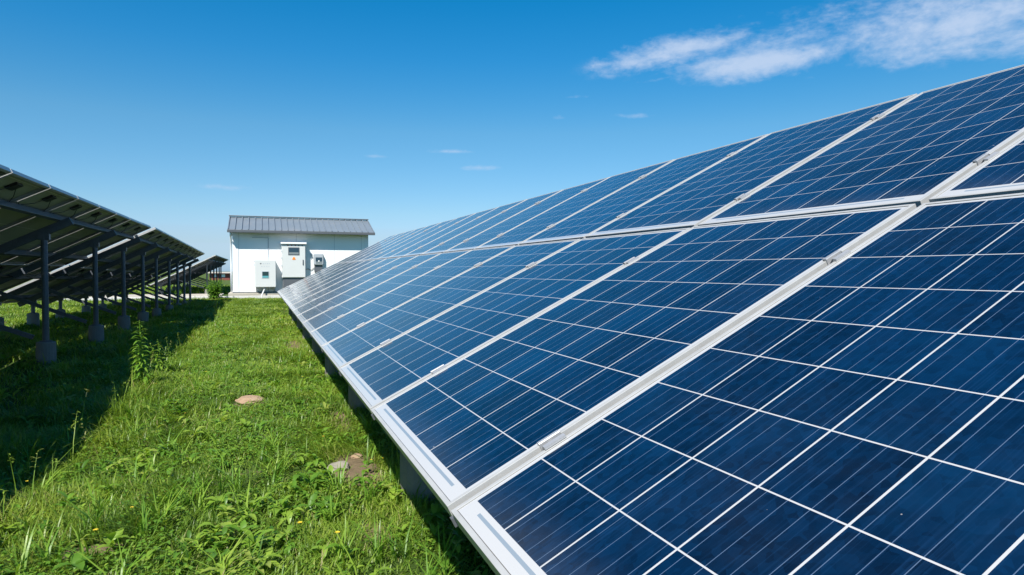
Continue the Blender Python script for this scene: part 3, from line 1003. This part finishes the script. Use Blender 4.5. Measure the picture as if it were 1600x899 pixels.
def build_weeds():
    parts = []
    # rosettes of broad leaves, closer together in the foreground
    for (x0, x1, y0, y1, dn, L0, L1) in ((-1.3, 0.75, 1.7, 4.2, 130, 0.024, 0.08), (-1.4, 0.8, 4.2, 8.0, 45, 0.03, 0.08), (-1.6, 0.8, 8, 16, 9, 0.05, 0.11),
                                         (-4.5, -1.3, 3.5, 10, 9, 0.05, 0.13), (-4.5, -1.6, 10, 24, 5, 0.06, 0.15)):
        x, y = scatter(x0, x1, y0, y1, dn)
        k = rng.random(len(x)) < 0.15 + 1.5 * np.clip(fb(x, y, 1.9, 71) - 0.3, 0, 1)
        k &= ~on_rock(x, y) & (rng.random(len(x)) > 0.9 * np.clip(1.5 * bare(x, y), 0, 1))
        x, y = x[k], y[k]
        for a, c in zip(x, y):
            m = rng.integers(4, 10)
            L = rng.uniform(L0, L1) * rng.uniform(0.8, 1.1, m)
            parts.append(leaves(np.full(m, a) + rng.normal(0, 0.006, m), np.full(m, c) + rng.normal(0, 0.006, m), np.full(m, gz(a, c) + 0.012) + rng.uniform(0, 0.05, m), L, L * rng.uniform(0.28, 0.55),
                                rng.uniform(0, 6.3) + np.arange(m) * 2.4 + rng.normal(0, 0.3, m), rng.uniform(0.3, 1.15, m), np.clip(rng.uniform(0.15, 0.92) + rng.normal(0, 0.06, m), 0, 0.88), rng.uniform(0.3, 0.9)))
    # small round leaves of the ground cover between the blades
    for (x0, x1, y0, y1, dn, L0) in ((-1.35, 0.9, 1.6, 4.2, 4200, 0.012), (-1.5, 0.9, 4.2, 8.0, 1500, 0.017), (-1.8, 0.9, 8.0, 16.0, 300, 0.03)):
        x, y = scatter(x0, x1, y0, y1, dn)
        k = rng.random(len(x)) < np.clip((fb(x, y, 2.6, 81) - 0.38) * 4, 0.08, 1) * (1 - 0.97 * np.clip(1.6 * bare(x, y), 0, 1))
        k &= ~on_rock(x, y)
        x, y = x[k], y[k]; n = len(x)
        L = L0 * rng.uniform(0.6, 1.6, n)
        parts.append(leaves(x, y, gz(x, y) + rng.uniform(0.012, 0.065, n), L, L * rng.uniform(0.7, 1.0, n), rng.uniform(0, 6.3, n), rng.uniform(-0.2, 0.7, n), np.clip(rng.normal(0.48, 0.16, n), 0, 0.85), 0.3))
    # grassy stalks with seed heads along the shade line
    for _ in range(70):
        a = rng.normal(-1.0, 0.16); c = rng.uniform(2.4, 9.0)
        H = rng.uniform(0.16, 0.36); ln = rng.uniform(0.05, 0.5); an = rng.uniform(0, 6.3)
        parts.append(blades(np.array([a]), np.array([c]), np.array([gz(a, c)]), np.array([H]), np.array([0.0032]), np.array([ln]), np.array([an]), np.array([rng.uniform(0.55, 0.95)])))
        m = rng.integers(5, 12); s = rng.uniform(0.72, 1.0, m)
        parts.append(leaves(a + math.cos(an) * ln * H * s ** 1.8, c + math.sin(an) * ln * H * s ** 1.8, gz(a, c) + H * (s - 0.28 * ln * s ** 2.2), rng.uniform(0.012, 0.03, m), np.full(m, 0.005),
                            rng.uniform(0, 6.3, m), rng.uniform(0.2, 1.2, m), np.full(m, rng.uniform(0.7, 0.97)), 0.5))
    # long arching blades in tufts
    for _ in range(150):
        a = rng.uniform(-1.25, 0.65); c = 2.0 + 6 * rng.random() ** 1.7
        m = rng.integers(6, 18)
        parts.append(blades(a + rng.normal(0, 0.012, m), c + rng.normal(0, 0.012, m), np.full(m, gz(a, c)), rng.uniform(0.08, 0.20, m), rng.uniform(0.004, 0.008, m), rng.uniform(0.3, 1.3, m), rng.uniform(0, 6.3, m),
                            np.clip(rng.uniform(0.3, 0.75) + rng.normal(0, 0.08, m), 0, 0.95)))
    o = mesh_from('weeds', *join(parts), 'leaf')
    tag(o, kind='stuff')
    # yellow flower heads scattered in the turf
    parts = []
    for _ in range(22):
        a = rng.uniform(-1.2, 0.6); c = 2.1 + 9 * rng.random() ** 1.5
        m = 6; L = rng.uniform(0.005, 0.011)
        parts.append(leaves(np.full(m, a), np.full(m, c), np.full(m, gz(a, c) + rng.uniform(0.06, 0.13)), np.full(m, L), np.full(m, L * 0.8), np.arange(m) * 1.047, np.full(m, 0.5), np.zeros(m), 0.3))
    o = mesh_from('wild_flowers', *join(parts), 'flower')
    tag(o, kind='stuff')


build_weeds()


def leafy_plant(name, loc, H, nst, spread, nl, L0, label, cat, tint0, wfac=0.22):
    """upright stems with leaves set spirally up them"""
    E = empty(name, (loc[0], loc[1], float(gz(loc[0], loc[1]))), label, cat)
    bm = bmesh.new(); parts = []
    for s in range(nst):
        an = rng.uniform(0, 6.3); sp = spread * math.sqrt(rng.random()) if nst > 1 else 0
        hh = H * (rng.uniform(0.6, 1.0) if s else 1.0)
        bx_, by_ = math.cos(an) * sp * 0.35, math.sin(an) * sp * 0.35
        tx, ty = math.cos(an) * sp + rng.normal(0, 0.02), math.sin(an) * sp + rng.normal(0, 0.02)
        P = [Vector((bx_ + (tx - bx_) * t ** 1.4, by_ + (ty - by_) * t ** 1.4, hh * t)) for t in (0, 0.3, 0.6, 1.0)]
        tube(bm, P, 0.006 + 0.004 * (H > 0.7), 6, 0.002)
        m = nl
        t = np.linspace(0.12, 1.0, m) ** 0.85
        px = bx_ + (tx - bx_) * t ** 1.4; py = by_ + (ty - by_) * t ** 1.4
        L = L0 * (1.05 - 0.62 * t ** 2.5) * rng.uniform(0.75, 1.15, m)
        parts.append(leaves(px, py, hh * t, L, L * wfac, np.arange(m) * 2.4 + rng.normal(0, 0.25, m), 0.35 + 0.6 * t + rng.normal(0, 0.12, m), np.clip(tint0 + 0.12 * t + rng.normal(0, 0.08, m), 0, 0.86), 0.75))
    me_at = to_obj('stem', bm, 'leaf', E)
    at = me_at.data.attributes.new('tint', 'FLOAT', 'POINT'); at.data.foreach_set('value', np.full(len(me_at.data.vertices), 0.4, dtype=np.float32))
    o = mesh_from('foliage', *join(parts), 'leaf'); o.parent = E
    return E


leafy_plant('tall_weed', (-0.97, 6.37), 0.62, 2, 0.02, 58, 0.11, 'tall weed with narrow pointed leaves standing at the edge of the shade', 'weed', 0.42)
leafy_plant('tall_weed', (-0.93, 7.3), 0.34, 5, 0.16, 16, 0.07, 'low straggly weed with pale tips behind the tall pointed one', 'weed', 0.55, 0.3)
leafy_plant('bush', (-1.62, 26.15), 0.80, 34, 0.34, 26, 0.12, 'small round green bush in front of the white building corner', 'bush', 0.34, 0.45)
leafy_plant('bush', (-2.95, 27.25), 0.36, 12, 0.25, 18, 0.10, 'low scrubby bush by the kerb and the far post', 'bush', 0.36, 0.45)


def rock(loc, sx, sy, sz, mat, label, seed):
    r = random.Random(seed)
    bm = bmesh.new(); bmesh.ops.create_icosphere(bm, subdivisions=3, radius=1)
    ph = [r.uniform(0, 6) for _ in range(6)]
    for v in bm.verts:
        c = v.co
        k = 1 + 0.13 * math.sin(2.3 * c.x + ph[0]) + 0.10 * math.sin(3.7 * c.y + ph[1]) + 0.07 * math.sin(6.1 * c.z + 4 * c.x + ph[2]) + 0.04 * math.sin(11 * c.x + 9 * c.y + ph[3])
        v.co = Vector((c.x * sx * k, c.y * sy * k, max(c.z * k, -0.6) * sz))
    o = to_obj('rock', bm, mat, smooth=False, loc=(loc[0], loc[1], float(gz(*loc)) + sz * 0.45))
    tag(o, label, 'rock')
    o.rotation_euler = (0, 0, r.uniform(-0.4, 0.4))
    return o


rock((-0.10, 5.52), 0.115, 0.075, 0.034, 'rock_tan', 'flat tan rock lying in the middle of the grass aisle', 1)
rock((0.372, 3.50), 0.058, 0.042, 0.027, 'rock_grey', 'flat dull grey rock on bare earth beside the shadow of the panels', 2)
# rock((0.47, 3.10), 0.032, 0.025, 0.014, 'rock_grey', 'little grey stone on bare earth, nearer than the pale grey rock', 3)
rock((0.50, 3.72), 0.035, 0.030, 0.014, 'rock_tan', 'little tan stone at the shadow edge, just beyond the flat grey rock', 4)
